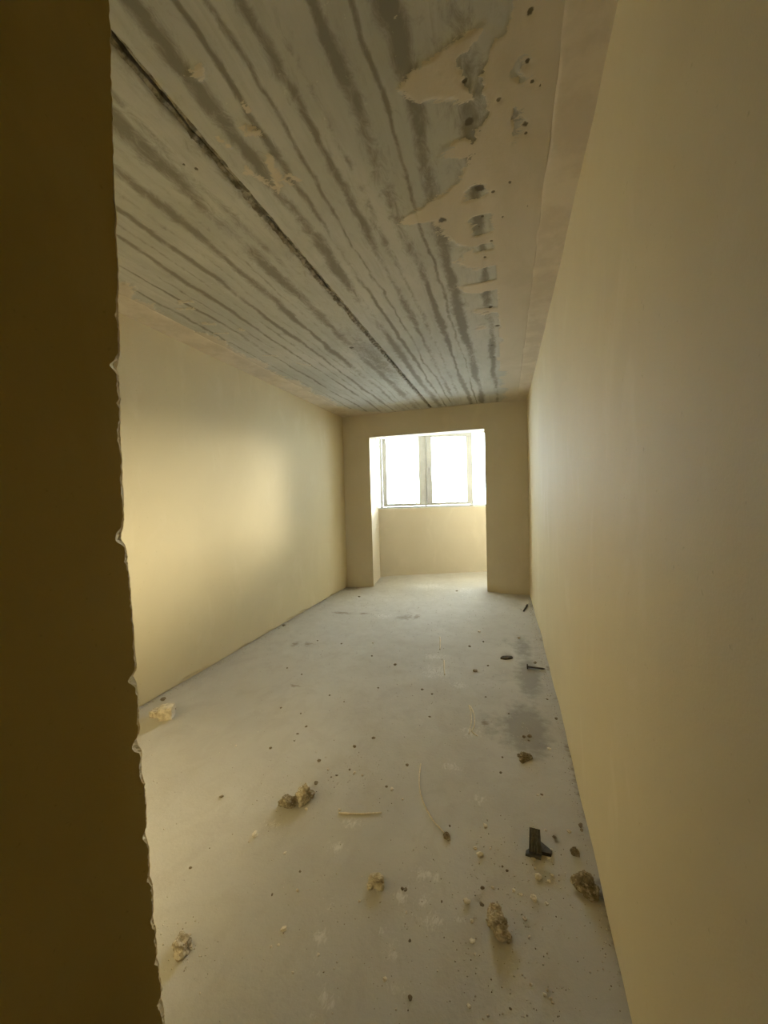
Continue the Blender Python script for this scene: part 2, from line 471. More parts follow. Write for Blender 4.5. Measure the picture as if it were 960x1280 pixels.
dust_and_pale = np.maximum(dust_and_pale, 0.40 * sstep(3.6, 5.6, Y) * (0.5 + 0.5 * fbm(X * 2, Y * 2, 41, 3)))  # pale layer rises towards the bay, so the far floor is paler
wet = np.zeros_like(X)
for cx, cy, rx, ry, a in ((0.13, 3.72, 0.09, 0.34, 0.62), (0.15, 3.15, 0.085, 0.36, 0.85), (0.095, 2.42, 0.125, 0.27, 0.92),
                          (-0.10, 2.42, 0.11, 0.16, 0.45), (0.02, 3.85, 0.16, 0.16, 0.32), (0.24, 3.55, 0.06, 0.5, 0.3), (-0.12, 3.05, 0.2, 0.3, 0.2)):
    wet = np.maximum(wet, a * np.exp(-((((X - cx) / rx) ** 2 + ((Y - cy) / ry) ** 2) ** 1.15) * 0.8))
dirt = 0.75 * blobs(DIRT, X, Y, 77)
edge = np.minimum(X - XL, XR - X)
dirt = np.maximum(dirt, 0.62 * np.exp(-np.clip(edge, 0, 1) / 0.022) * (0.6 + 0.5 * fbm(X * 6, Y * 6, 12, 3)))
mask = np.stack([dust_and_pale, wet, dirt], -1)
floor = sheet('floor', np.stack([X, Y, Z], -1), M['floor'], (0, 0, -0.18), mask=mask)
tag(floor, kind='structure')

# ---------------------------------------------------------------- ceiling: two precast slabs, a joint, skim-coat fillets
ceiling = tag(empty('ceiling', (0, 0, 0)), kind='structure')
SEAM = -1.018
BANDS = [(-0.09, 0.026, 0.8), (-0.282, 0.034, 0.9), (-0.36, 0.010, 0.75), (-0.447, 0.028, 0.85), (-0.63, 0.022, 0.65), (-0.715, 0.011, 0.75),
         (-0.797, 0.013, 0.8), (-0.883, 0.028, 0.8), (-1.225, 0.036, 0.75), (-1.41, 0.024, 0.8), (-1.58, 0.017, 0.85), (-1.76, 0.014, 0.85),
         (-1.95, 0.015, 0.8), (-2.10, 0.012, 0.6), (-1.33, 0.012, 0.4), (-1.15, 0.02, 0.35), (-0.55, 0.018, 0.35), (-1.50, 0.012, 0.35), (-1.67, 0.010, 0.45), (-1.86, 0.010, 0.4)]
_by = [0.0, 0.9, 1.10, 1.15, 1.20, 1.24, 1.29, 1.33, 1.37, 1.43, 1.49, 1.54, 1.60, 1.66, 1.70, 1.75, 1.80, 1.835, 1.86, 1.90, 1.95, 2.02, 2.10, 2.27, 2.4, 2.55, 2.7, 2.85, 3.0, 3.15, 3.4, 3.6, 3.8, 4.0, 4.08, 4.15, 4.5, 5.0, 5.7]
_bx = [0.06, 0.05, 0.02, -0.03, -0.20, -0.28, -0.24, -0.12, -0.09, -0.12, -0.22, -0.25, -0.14, -0.12, -0.23, -0.31, -0.42, -0.50, -0.29, -0.25, -0.31, -0.29, -0.26, -0.25, -0.20, -0.25, -0.17, -0.25, -0.10, -0.22, -0.06, -0.12, -0.06, -0.10, -0.25, -0.04, -0.01, 0.0, 0.0]
_ly = [-1, 1.6, 1.75, 1.9, 2.08, 2.37, 2.62, 2.9, 3.15, 3.45, 3.75, 4.2, 4.9, 5.5, 5.7]
_lx = [-2.1, -2.1, -2.10, -2.17, -2.20, -2.22, -2.13, -2.19, -2.14, -2.17, -2.14, -2.16, -2.15, -2.0, -1.7]
SMEARS = [(-0.94, 1.335, -0.905, 1.38, 0.008), (-0.905, 1.38, -0.882, 1.475, 0.008), (-0.835, 1.32, -0.848, 1.40, 0.017), (-0.848, 1.40, -0.866, 1.455, 0.013),
          (-0.80, 1.415, -0.775, 1.45, 0.012), (-0.83, 1.43, -0.81, 1.45, 0.009), (-0.83, 1.205, -0.805, 1.225, 0.012), (-0.845, 1.17, -0.85, 1.20, 0.007),
          (-0.87, 1.0, -0.845, 0.995, 0.014), (-0.945, 1.20, -0.935, 1.225, 0.007), (-0.79, 1.13, -0.785, 1.135, 0.009),
          (-1.885, 2.51, -1.865, 2.53, 0.016), (-1.97, 2.04, -1.90, 2.06, 0.014), (-2.05, 2.10, -1.95, 2.13, 0.014), (-2.06, 2.33, -1.98, 2.36, 0.014), (-2.1, 2.5, -2.0, 2.53, 0.010),
          (-2.02, 3.02, -1.92, 3.08, 0.012), (-1.86, 3.3, -1.76, 3.4, 0.012), (-1.95, 5.55, -1.3, 5.66, 0.018), (-1.3, 5.66, -0.3, 5.67, 0.014)]
PITS = [(-0.082, 1.738, 0.030), (-0.03, 1.775, 0.012), (0.114, 1.912, 0.008), (-0.082, 1.916, 0.011), (0.007, 1.945, 0.008), (-0.103, 1.98, 0.009), (-0.05, 2.104, 0.013),
        (-0.086, 2.234, 0.012), (0.038, 1.746, 0.012), (0.207, 1.806, 0.007), (-0.261, 1.869, 0.026), (0.085, 1.165, 0.014), (0.082, 1.29, 0.011), (0.10, 1.355, 0.008),
        (0.085, 1.50, 0.016), (0.09, 1.535, 0.010), (0.125, 1.375, 0.007), (-0.077, 2.827, 0.02), (-0.04, 3.15, 0.025), (-0.089, 3.546, 0.02), (-0.083, 3.848, 0.018), (-1.24, 3.15, 0.03), (-0.10, 1.29, 0.014),
        (-0.10, 1.43, 0.02), (0.0, 1.38, 0.010), (-1.12, 1.27, 0.012), (-1.15, 1.24, 0.008)]

def seg_d(X, Y, ax, ay, bx, by):
    dx, dy = bx - ax, by - ay
    t = np.clip(((X - ax) * dx + (Y - ay) * dy) / (dx * dx + dy * dy), 0, 1)
    return np.hypot(X - ax - t * dx, Y - ay - t * dy)

def ceiling_masks(X, Y):
    # boundaries of the skim coat, roughened; the value is 0.5 on the boundary
    wob = 0.075 * fbm(X * 4, Y * 9, 21, 5)
    right = 0.5 + (X - np.interp(Y, _by, _bx) + wob) / 0.10
    right = np.clip(right, -1, 1.15)
    # between the smears the coat is scraped through along the last band
    thin = np.exp(-((X + 0.09 + 0.03 * fbm(Y * 3, Y * 0, 61, 2)) / 0.055) ** 2) * sstep(1.65, 1.8, Y) * (1 - sstep(4.0, 4.2, Y))
    gaps = 0.5 + 0.5 * fbm(X * 2.2, Y * 13, 63, 3)
    right = right - thin * sstep(0.42, 0.66, gaps) * 1.6
    upper = sstep(0.6, 1.0, Y) * (1 - sstep(1.5, 1.62, Y)) * np.exp(-((X + 0.03) / 0.11) ** 2)
    right = right - upper * sstep(0.42, 0.60, 0.5 + 0.5 * fbm(X * 15, Y * 13, 67, 5)) * 1.5
    low = sstep(2.2, 2.5, Y) * (1 - sstep(4.0, 4.3, Y)) * (X < -0.03)
    right = right - low * sstep(0.40, 0.62, 0.5 + 0.5 * fbm(X * 1.5, Y * 9, 71, 3)) * 1.2
    left = 0.5 + (np.interp(Y, _ly, _lx) - X + 0.07 * fbm(X * 4, Y * 10, 22, 5)) / 0.10
    pl = np.maximum(right, left)
    for ax, ay, bx, by, w in SMEARS:
        d = seg_d(X + 0.012 * fbm(X * 22, Y * 22, 31, 3), Y + 0.012 * fbm(X * 22, Y * 22, 32, 3), ax, ay, bx, by)
        pl = np.maximum(pl, 0.5 + (w - d) / 0.035)
    pl = np.clip(pl, 0, 1.0)
    bd = np.zeros_like(X)
    for i, (bx, w, a) in enumerate(BANDS):
        xc = bx + 0.014 * fbm(Y * 1.6, Y * 0 + i, 100 + i, 3) + 0.005 * fbm(Y * 11, Y * 0 + i, 150 + i, 2)
        ww = w * (1 + 0.45 * fbm(Y * 2.2, Y * 0 + i, 200 + i, 3))
        am = a * np.clip(1 + 0.55 * fbm(Y * 1.9, Y * 0 + 3 * i, 300 + i, 3), 0.25, 1.3)
        bd = np.maximum(bd, am * np.exp(-(np.abs(X - xc) / np.maximum(ww, 0.004)) ** 2.2))
    # dark stained patch beside the joint near the bay, dark chips along the joint
    bd = np.maximum(bd, 0.7 * np.exp(-(((X + 1.14) / 0.11) ** 2 + ((Y - 3.55) / 0.7) ** 2)))
    bd = np.maximum(bd, 0.75 * np.exp(-np.abs(X - SEAM + 0.012) / (0.022 + 0.012 * fbm(Y * 7, Y * 0, 88, 3))))
    # mottled dark field left of the skim coat near the passage
    bd = np.maximum(bd, 0.6 * sstep(0.3, 0.7, 0.5 + 0.5 * fbm(X * 7, Y * 7, 91, 4)) * np.exp(-(((X + 0.03) / 0.12) ** 2)) * (1 - sstep(1.5, 1.9, Y)))
    pits = np.zeros_like(X)
    for px, py, r in PITS:
        pits = np.maximum(pits, np.exp(-((np.hypot(X - px, (Y - py)) / r) ** 2)))
    pits = np.maximum(pits, 0.62 * np.exp(-np.abs(X - SEAM) / 0.012) * (0.6 + 0.6 * fbm(X * 9, Y * 16, 93, 3)))
    return pl, bd, pits

def ceiling_piece(name, x0, x1, nx, chip_left, chip_right):
    xs = np.linspace(x0, x1, nx)
    ys = np.concatenate([np.linspace(YR - 0.05, 0.7, 14)[:-1], spread(0.7, YB + 0.02, 0.006, 0.014)])
    X, Y = np.meshgrid(xs, ys, indexing='ij')
    pl, bd, pits = ceiling_masks(X, Y)
    Z = H + 0.0015 * fbm(X * 2, Y * 0.8, 55, 3) + 0.0022 * np.clip(bd, 0, 1) - 0.0035 * sstep(0.4, 0.6, pl + 0.35 * fbm(X * 24, Y * 24, 33, 3)) + 0.004 * pits
    # broken arris along the joint
    XX = X.copy()
    if chip_right:
        d = x1 - X
        Z = Z + 0.016 * np.exp(-d / 0.010) * (0.5 + 0.9 * vnoise(Y * 22, Y * 0, 71)) * (d < 0.06)
        XX = X - np.where(d < 0.001, 0.012 * vnoise(Y * 14, Y * 0, 72), 0)
    if chip_left:
        d = X - x0
        Z = Z + 0.012 * np.exp(-d / 0.008) * (0.4 + 0.9 * vnoise(Y * 25, Y * 0, 73)) * (d < 0.06)
        XX = XX + np.where(d < 0.001, 0.008 * vnoise(Y * 17, Y * 0, 74), 0)
    return sheet(name, np.stack([XX, Y, Z], -1), M['ceiling'], (0, 0, 0.16), flip=True, mask=np.stack([pl, bd, pits], -1), parent=ceiling)

ceiling_piece('ceiling_slab', SEAM + 0.012, 0.176, 210, True, False)
ceiling_piece('ceiling_slab', -2.215, SEAM - 0.012, 210, False, True)
# mortar fills the joint nearly flush, parted by a thin open crack
ys = np.concatenate([np.linspace(YR, 0.6, 12)[:-1], spread(0.6, YB + 0.02, 0.006, 0.014)])
xc = SEAM + 0.004 * fbm(ys * 5, ys * 0, 83, 4)
wc = np.clip(0.0022 + 0.0045 * fbm(ys * 6, ys * 0, 84, 3) + 0.004 * sstep(1.3, 0.8, ys), 0.0004, 0.009)
for side in (-1, 1):
    us = np.array([0.0, 0.12, 0.35, 0.65, 1.0])
    U, Y = np.meshgrid(us, ys, indexing='ij')
    inner = xc + side * wc; outer_ = SEAM + side * (0.026 + 0 * ys)
    X = inner[None, :] * (1 - U) + outer_[None, :] * U
    Z = H + 0.006 + 0.006 * (1 - U) ** 2 + 0.005 * fbm(X * 70, Y * 30, 81, 3)
    sheet('joint_mortar', np.stack([X, Y, Z], -1), M['mortar'], (0, 0, 0.05), flip=(side > 0), parent=ceiling)
X, Y = np.meshgrid(SEAM + np.array([-0.03, 0.0, 0.03]), ys[::4], indexing='ij')
sheet('joint_void', np.stack([X, Y, H + 0.055 + 0 * X], -1), M['void'], (0, 0, 0.05), flip=True, parent=ceiling)
# skim-coat fillets along the side walls: rounded strips between slab and wall
def fillet(xa, xb, seed):
    us = np.linspace(0, 1, 14)
    ys = np.concatenate([np.linspace(YR - 0.05, 0.7, 10)[:-1], spread(0.7, YB + 0.02, 0.012, 0.03)])
    U, Y = np.meshgrid(us, ys, indexing='ij')
    edge_ = 0.006 * fbm(Y * 5, Y * 0, seed, 3) * (1 - U)
    X = xa + (xb - xa) * U + edge_
    Z = H - 0.002 - 0.003 * sstep(0, 0.15, U) - 0.006 * U ** 3 + 0.0015 * fbm(X * 12, Y * 4, seed + 1, 3)
    return sheet('ceiling_fillet', np.stack([X, Y, Z], -1), M['fillet'], (0, 0, 0.16), flip=(xb > xa), parent=ceiling)
fillet(0.172, XR + 0.03, 5)
fillet(-2.212, XL - 0.03, 6)
bayf = tag(mesh_obj('floor_bay', *box(XR + 0.05, 1.2, YB + 0.1, 8.2, -0.15, 0.03), M['fillet']), kind='structure')
bayc = mesh_obj('ceiling_bay', *box(-2.7, 1.2, YB + 0.02, 8.2, H + 0.01, H + 0.16), M['fillet'])
tag(bayc, kind='structure')

# ---------------------------------------------------------------- side walls
def wall_sheet(name, axis_x, ys, zs, off, mat, back, flip):
    Y, Z = np.meshgrid(ys, zs, indexing='ij')
    X = axis_x + off(Y, Z)
    return tag(sheet(name, np.stack([X, Y, Z], -1), mat, back, flip=flip), kind='structure')

zs = np.concatenate([np.linspace(-0.03, 0.06, 16)[:-1], np.linspace(0.06, H + 0.03, 90)])
def off_right(Y, Z):
    bow = np.interp(Y, [0.9, 1.4, 2.0, 3.0, 4.0, 5.0, 5.7], [-0.004, 0.004, 0.011, 0.014, 0.014, 0.008, 0.0])
    rag = 0.012 * sstep(0.0, 1.0, 1 - Z / (0.016 + 0.014 * vnoise(Y * 7, Y * 0, 19))) * (Z < 0.03)
    return bow + 0.0042 * fbm(Y * 1.5, Z * 1.1, 14, 3) + 0.0012 * fbm(Y * 5, Z * 3, 15, 3) + rag
wall_sheet('wall_right', XR, np.concatenate([np.linspace(YR, 0.4, 20)[:-1], spread(0.4, YB + 0.02, 0.015, 0.04)]), zs, off_right, M['wall'], (0.14, 0, 0), False)
def off_left(Y, Z):
    hb = 0.018 + 0.03 * np.clip(fbm(Y * 4.5, Y * 0, 24, 3), 0, 1)
    rag = -0.022 * sstep(0, 0.5, 1 - Z / hb) * (Z < 0.06)
    return 0.0022 * fbm(Y * 1.0, Z * 0.9, 24, 2) + 0.0003 * fbm(Y * 6, Z * 5, 25, 2) + rag
wall_sheet('wall_left', XL, spread(YF - 0.02, YB + 0.02, 0.012, 0.03), zs, off_left, M['wall'], (-0.14, 0, 0), True)

# ---------------------------------------------------------------- wall with the opening to the bay
pl_left = prism([(XL - 0.15, YB), (OX0, YB), (WA[0] + 0.0, WA[1] + 0.0), (XL - 0.15, WA[1] - 0.19)], -0.05, H + 0.02)
pl_right = box(OX1, 1.1, YB, YB + 0.24, -0.05, H + 0.02)
lintel = prism([(OX0, YB), (OX1, YB), (OX1, YB + 0.23), (OX0 - 0.045, YB + 0.23)], OZ, H + 0.02)
wall_back = mesh_obj('wall_back', *join([pl_left, pl_right, lintel]), M['pier'])
tag(wall_back, kind='structure')

# ---------------------------------------------------------------- passage wall with its chipped arris, and the near end of the room
_ez = [0.0, 0.233, 0.334, 0.438, 0.588, 0.685, 0.773, 0.881, 0.97, 1.074, 1.195, 1.297, 1.397, 1.464, 1.579, 1.661, 1.726, 1.792, 1.954, 2.115, 2.276, 2.438, 2.75]
_ey = [0.648, 0.643, 0.636, 0.629, 0.624, 0.620, 0.620, 0.618, 0.616, 0.616, 0.614, 0.610, 0.607, 0.609, 0.612, 0.6115, 0.613, 0.615, 0.618, 0.621, 0.625, 0.631, 0.642]
CHIPS = [(1.692, 0.012, 0.018), (1.347, 0.017, 0.026), (1.30, 0.008, 0.03), (1.045, 0.012, 0.022), (0.905, 0.014, 0.03), (0.70, 0.010, 0.02), (0.60, 0.006, 0.02),
         (0.405, 0.010, 0.02), (1.55, 0.004, 0.06), (1.45, 0.005, 0.05), (1.62, 0.006, 0.012), (0.50, 0.005, 0.03), (0.30, 0.006, 0.03), (1.80, 0.004, 0.015)]
ze = np.arange(-0.05, H + 0.03, 0.0045)
ed = np.interp(ze, _ez, _ey)
b_ = 0.0045 + 0.006 * np.clip(fbm(ze * 20, ze * 0, 301, 5) + 0.15, 0, 2) + 0.003 * vnoise(ze * 140, ze * 0, 302)
b_ = b_ * np.interp(ze, [0, 0.3, 1.7, 1.9, 2.7], [1, 1, 1, 0.25, 0.15])
for z0, amp, w in CHIPS:
    b_ = b_ + amp * np.exp(-((ze - z0) / (w * 0.55)) ** 2) * (0.75 + 0.5 * vnoise(ze * 190, ze * 0, 303))
a_ = 0.66 * b_
edge_wob = 0.0022 * fbm(ze * 30, ze * 0, 305, 4)
ed = ed + edge_wob
cols = []
for y in np.linspace(YR, 0.3, 12):
    cols.append(np.stack([XP + 0 * ze, y + 0 * ze, ze], -1))
for t in np.linspace(0.08, 1, 18):
    y = 0.3 + (ed - b_ - 0.3) * t
    x = XP + 0.0016 * fbm(y * 5, ze * 5, 311, 4) - 0.0015 * t ** 8
    cols.append(np.stack([x, y, ze], -1))
for t in (0.33, 0.66):
    r = 0.0025 * (vnoise(ze * 210, ze * 0 + t * 9, 312) - 0.5) * np.clip(b_ / 0.006, 0.3, 2)
    cols.append(np.stack([XP - a_ * t + r - 0.3 * a_ * math.sin(t * 3.14), ed - b_ * (1 - t) + r, ze], -1))
for x in np.concatenate([[0.0], np.linspace(0.02, 1.0, 16)]):
    xx = (XP - a_) + (XL - 0.1 - XP) * x
    cols.append(np.stack([xx, ed * (1 - min(1, x * 4)) + YF * min(1, x * 4) + 0.002 * fbm(xx * 4, ze * 4, 313, 3), ze], -1))
P = np.stack(cols, 0)
nfront = P.shape[0]
me_v = P.reshape(-1, 3)
fF = grid_faces(P.shape[0], P.shape[1], True)
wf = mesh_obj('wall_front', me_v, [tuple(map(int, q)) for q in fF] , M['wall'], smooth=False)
wf.data.materials.append(M['passage'])  # shade-darkened copy for the passage face; arris and end keep the plain plaster
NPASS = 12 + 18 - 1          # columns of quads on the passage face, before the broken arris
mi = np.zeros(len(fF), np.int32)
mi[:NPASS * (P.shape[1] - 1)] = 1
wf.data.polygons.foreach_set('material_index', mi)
tag(wf, kind='structure')
rear = mesh_obj('wall_rear', *box(XP - 0.2, XR + 0.14, YR - 0.14, YR + 0.01, -0.05, H + 0.05), M['passage'])  # unseen rear wall, darkened as well to cut bounce onto the passage face
tag(rear, kind='structure')

# ---------------------------------------------------------------- bay: parapet, outer wall pieces, window
def wpt(s, d):
    q = WA + WD * s + WN * d
    return (float(q[0]), float(q[1]))
def wprism(s0, s1, d0, d1, z0, z1):
    return prism([wpt(s0, d0), wpt(s1, d0), wpt(s1, d1), wpt(s0, d1)], z0, z1)
WS0, WS1, WZ0, WZ1 = -0.10, 3.25, SILL, 2.58
par = mesh_obj('wall_parapet', *join([wprism(-0.7, 3.7, 0.0, 0.25, -0.05, SILL)]), M['pier'])
tag(par, kind='structure')
outer = mesh_obj('wall_outer', *join([wprism(-0.7, WS0, 0.0, 0.25, SILL, H + 0.05), wprism(WS1, 3.7, 0.0, 0.25, SILL, H + 0.05),
                                      wprism(WS0, WS1, 0.0, 0.25, WZ1, H + 0.05)]), M['pier'])
tag(outer, kind='structure')
bayr = mesh_obj('wall_bay_right', *box(0.95, 1.2, YB + 0.10, 8.1, -0.05, H + 0.05), M['pier'])
tag(bayr, kind='structure')

window = tag(empty('window_1', (*wpt((WS0 + WS1) / 2, 0.12), WZ0)), kind='structure')
wloc = Vector(window.location)
def wpart(name, pieces, mat, parent=None, bevel=0.004):
    v, f = join(pieces)
    v = [(x - wloc.x, y - wloc.y, z - wloc.z) for x, y, z in v]
    o = mesh_obj(name, v, f, mat, parent or window)
    if bevel:
        b = o.modifiers.new('soft_edge', 'BEVEL'); b.width = bevel; b.segments = 2; b.limit_method = 'ANGLE'
    return o
D0, D1 = 0.085, 0.120
FB = WZ0 + 0.035
wpart('frame', [wprism(WS0, WS1, D0, D1, WZ0, FB), wprism(WS0, WS1, D0, D1, WZ1 - 0.05, WZ1),
                wprism(WS0, WS0 + 0.06, D0, D1, FB, WZ1 - 0.05), wprism(WS1 - 0.06, WS1, D0, D1, FB, WZ1 - 0.05)], M['pvc'])
wpart('mullion', [wprism(0.850, 0.885, D0, D1, FB, WZ1 - 0.05)], M['pvc'])
wpart('mullion', [wprism(0.048, 0.095, D0, D1, FB, WZ1 - 0.05)], M['pvc'])
wpart('mullion', [wprism(1.69, 1.738, D0, D1, FB, WZ1 - 0.05)], M['pvc'])
def sash(s0, s1, w_l, w_r, handle_at=None):
    e0, e1, z0, z1 = s0, s1, FB + 0.004, WZ1 - 0.054
    d0, d1 = D0 - 0.015, D0 + 0.030
    o = wpart('sash', [wprism(e0, e1, d0, d1, z0, z0 + 0.052), wprism(e0, e1, d0, d1, z1 - 0.06, z1),
                       wprism(e0, e0 + w_l, d0, d1, z0 + 0.052, z1 - 0.06), wprism(e1 - w_r, e1, d0, d1, z0 + 0.052, z1 - 0.06)], M['pvc'])
    g = wpart('pane', [wprism(e0 + w_l - 0.01, e1 - w_r + 0.01, D0 + 0.004, D0 + 0.010, z0 + 0.045, z1 - 0.05)], M['glass'], o, 0)
    if handle_at:
        hs = handle_at
        wpart('handle', [wprism(hs - 0.014, hs + 0.014, d0 - 0.012, d0, 1.86, 1.93), wprism(hs - 0.009, hs + 0.009, d0 - 0.045, d0 - 0.01, 1.895, 1.913),
                         wprism(hs - 0.011, hs + 0.011, d0 - 0.055, d0 - 0.04, 1.79, 1.915)], M['pvc'], o, 0.003)
    return o
sash(0.098, 0.848, 0.074, 0.10)
sash(0.887, 1.688, 0.100, 0.066, 0.945)
wpart('pane', [wprism(WS0 + 0.05, 0.062, D0 + 0.012, D0 + 0.018, FB - 0.005, WZ1 - 0.045)], M['glass'], None, 0)
wpart('mullion', [wprism(2.42, 2.46, D0, D1, FB, WZ1 - 0.05)], M['pvc'])
wpart('pane', [wprism(1.72, 2.425, D0 + 0.012, D0 + 0.018, FB - 0.005, WZ1 - 0.045)], M['glass'], None, 0)
wpart('pane', [wprism(2.455, WS1 - 0.055, D0 + 0.012, D0 + 0.018, FB - 0.005, WZ1 - 0.045)], M['glass'], None, 0)
wpart('window_sill', [wprism(0.0, WS1, 0.006, D0 + 0.01, SILL - 0.004, SILL + 0.006)], M['sillwhite'])

# ================================================================ THINGS ON THE FLOOR
rng = random.Random(11)

def ico(sub):
    import bmesh
    bm = bmesh.new()
    bmesh.ops.create_icosphere(bm, subdivisions=sub, radius=1.0)
    v = np.array([p.co[:] for p in bm.verts]); f = [tuple(x.index for x in q.verts) for q in bm.faces]
    bm.free()
    return v, f
ICO = {1: ico(1), 2: ico(2), 3: ico(3), 4: ico(4)}

def n3(v, s, seed):
    return (fbm(v[:, 0] * s + 7.3 * v[:, 2], v[:, 1] * s - 3.1 * v[:, 2], seed, 3) + fbm(v[:, 1] * s + 5, v[:, 2] * s * 1.3, seed + 50, 3)) * 0.5

def lump(center, rad, seed, sub=3, rough=0.35, freq=1.6):
    v, f = ICO[sub]
    d = 1 + rough * n3(v, freq, seed) + 0.5 * rough * n3(v, freq * 3.2, seed + 9)
    p = v * d[:, None] * np.array(rad) + np.array(center)
    return [tuple(q) for q in p], f

CRUMB = {}
for kind in ('pale', 'dark'):
    for k in range(6):
        v, f = lump((0, 0, 0.32), (0.5, 0.42 + 0.03 * k, 0.38), 400 + k * 7 + (50 if kind == 'dark' else 0), 2, 0.55, 1.2)
        v = [(x, y, max(z, 0.0)) for x, y, z in v]
        me = bpy.data.meshes.new('plaster_crumb' if kind == 'pale' else 'dirt_crumb')
        me.from_pydata(v, [], f); me.update()
        me.materials.append(M['crumb_' + kind])
        CRUMB[kind, k] = me

def fz(x, y):
    return float(floor_height(np.array([x]), np.array([y]))[0])

def in_room(x, r):
    return min(max(x, XL + r * 0.5 + 0.004), XR - r * 0.5 - 0.004)

LANDMARKS = [('the ribbed plastic offcut', 0.09, 1.56), ('the elongated rubble heap', -0.05, 1.26), ('the large dark clod by the wall', 0.25, 1.475),
             ('the touching pair of mortar clods', -0.95, 1.55), ('the long curved straw', -0.40, 1.75), ('the short straight straw', -0.62, 1.57),
             ('the rounded pale plaster clod', -0.474, 1.287), ('the plaster block', -2.17, 1.95), ('the hooked straw', -0.21, 2.42),
             ('the dark wood sliver', -0.02, 3.45), ('the flat-headed nail', 0.21, 3.29), ('the clod below the damp stain', 0.07, 2.14),
             ('the speckled heap by the passage wall', -1.0, 0.92), ('the short pale straws', -0.55, 3.35), ('the opening to the bay', -1.1, 5.6),
             ('the brown smears on open floor', -1.7, 3.0), ('the bare middle of the floor', -1.15, 2.3), ('the dusty boot prints', -0.5, 1.02)]
def crumbs(lst, kind, name, colour):
    for i, (x, y, s) in enumerate(lst):
        o = bpy.data.objects.new(name, CRUMB[kind, i % 6])
        col.objects.link(o)
        size = 'larger' if s >= 0.022 else 'tiny' if s < 0.012 else 'small'
        s = s * (1.0 if kind == 'pale' else 0.75)
        o.location = (in_room(x, s * 1.3), y, fz(x, y) - 0.08 * s)
        o.rotation_euler = (0, 0, rng.uniform(0, 6.28))
        o.scale = (s * rng.uniform(0.85, 1.15), s * rng.uniform(0.8, 1.1), s * rng.uniform(0.7, 1.0))
        near = min(LANDMARKS, key=lambda q: math.hypot(q[1] - x, q[2] - y))[0]
        tag(o, size + ' ' + colour + ' crumb on the floor near ' + near, 'crumb', colour + ' crumbs near ' + near)
crumbs(PALE, 'pale', 'plaster_crumb', 'pale plaster')
crumbs(DARK, 'dark', 'dirt_crumb', 'dark dirt')

M['grit_pale'] = simple('pale_grit', (0.58, 0.54, 0.45), (0.72, 0.67, 0.57), 60)
M['grit_dark'] = simple('brown_grit', (0.26, 0.22, 0.16), (0.36, 0.31, 0.23), 60)
# fine grit: grains too small and too many to count
g = np.random.default_rng(5)
pts = []
for cx, cy, sx, sy, n in ((0.05, 1.40, 0.16, 0.16, 240), (-0.35, 1.15, 0.22, 0.18, 160), (-0.75, 1.75, 0.22, 0.12, 90), (0.0, 1.08, 0.2, 0.08, 60), (-0.5, 3.0, 0.4, 0.5, 120), (0.08, 2.25, 0.12, 0.2, 60), (-0.95, 1.55, 0.08, 0.08, 40), (-1.0, 0.92, 0.07, 0.05, 50)):
    pts.append(np.stack([g.normal(cx, sx, n), g.normal(cy, sy, n)], 1))
pts.append(np.stack([g.uniform(XL, XR, 900), g.uniform(0.8, 5.4, 900)], 1))
wl = g.uniform(0.9, 5.5, 420); pts.append(np.stack([XR - np.abs(g.normal(0, 0.018, 420)) - 0.006, wl], 1))
wl = g.uniform(1.7, 5.5, 420); pts.append(np.stack([XL + np.abs(g.normal(0, 0.022, 420)) + 0.006, wl], 1))
pts = np.concatenate(pts)
pts = pts[(pts[:, 0] > XL + 0.004) & (pts[:, 0] < XR - 0.004) & (pts[:, 1] > 0.75) & (pts[:, 1] < 5.6)]
for kind, sel in (('pale', np.arange(len(pts)) % 10 < 7), ('dark', np.arange(len(pts)) % 10 >= 7)):
    q = pts[sel]; n = len(q)
    v0, f0 = ICO[1]
    v0 = v0[:]; k = len(v0)
    r = (0.0010 + 0.0016 * g.random(n) ** 2 + 0.0004 * q[:, 1]) * (1.0 if kind == 'pale' else 0.75)
    jit = 1 + 0.35 * (g.random((n, k)) - 0.5)
    V = v0[None] * (r[:, None] * jit)[:, :, None] + np.stack([q[:, 0], q[:, 1], floor_height(q[:, 0], q[:, 1]) + 0.3 * r], 1)[:, None, :]
    F = (np.array(f0)[None] + (np.arange(n) * k)[:, None, None]).reshape(-1, 3)
    o = mesh_obj('fine_grit', V.reshape(-1, 3), [tuple(map(int, t)) for t in F], M['grit_' + kind], floor)
    tag(o, kind='stuff')

def clod(name, parts, mat, label, cat, loc):
    """parts: (dx, dy, radius x, y, z) lumps merged into one crumbly body standing on the floor"""
    V = []; F = []
    z0 = fz(loc[0], loc[1])
    for i, (dx, dy, rx, ry, rz) in enumerate(parts):
        v, f = lump((dx, dy, rz * 0.62), (rx, ry, rz), int(abs(loc[0]) * 1000) + 31 * i, 4 if max(rx, ry) > 0.02 else 3, 0.42, 1.7)
        v = [(x, y, max(z, -0.002)) for x, y, z in v]
        b = len(V); V += v; F += [tuple(q + b for q in t) for t in f]
    o = mesh_obj(name, V, F, mat)
    o.location = (loc[0], loc[1], z0 - 0.003)
    return tag(o, label, cat)

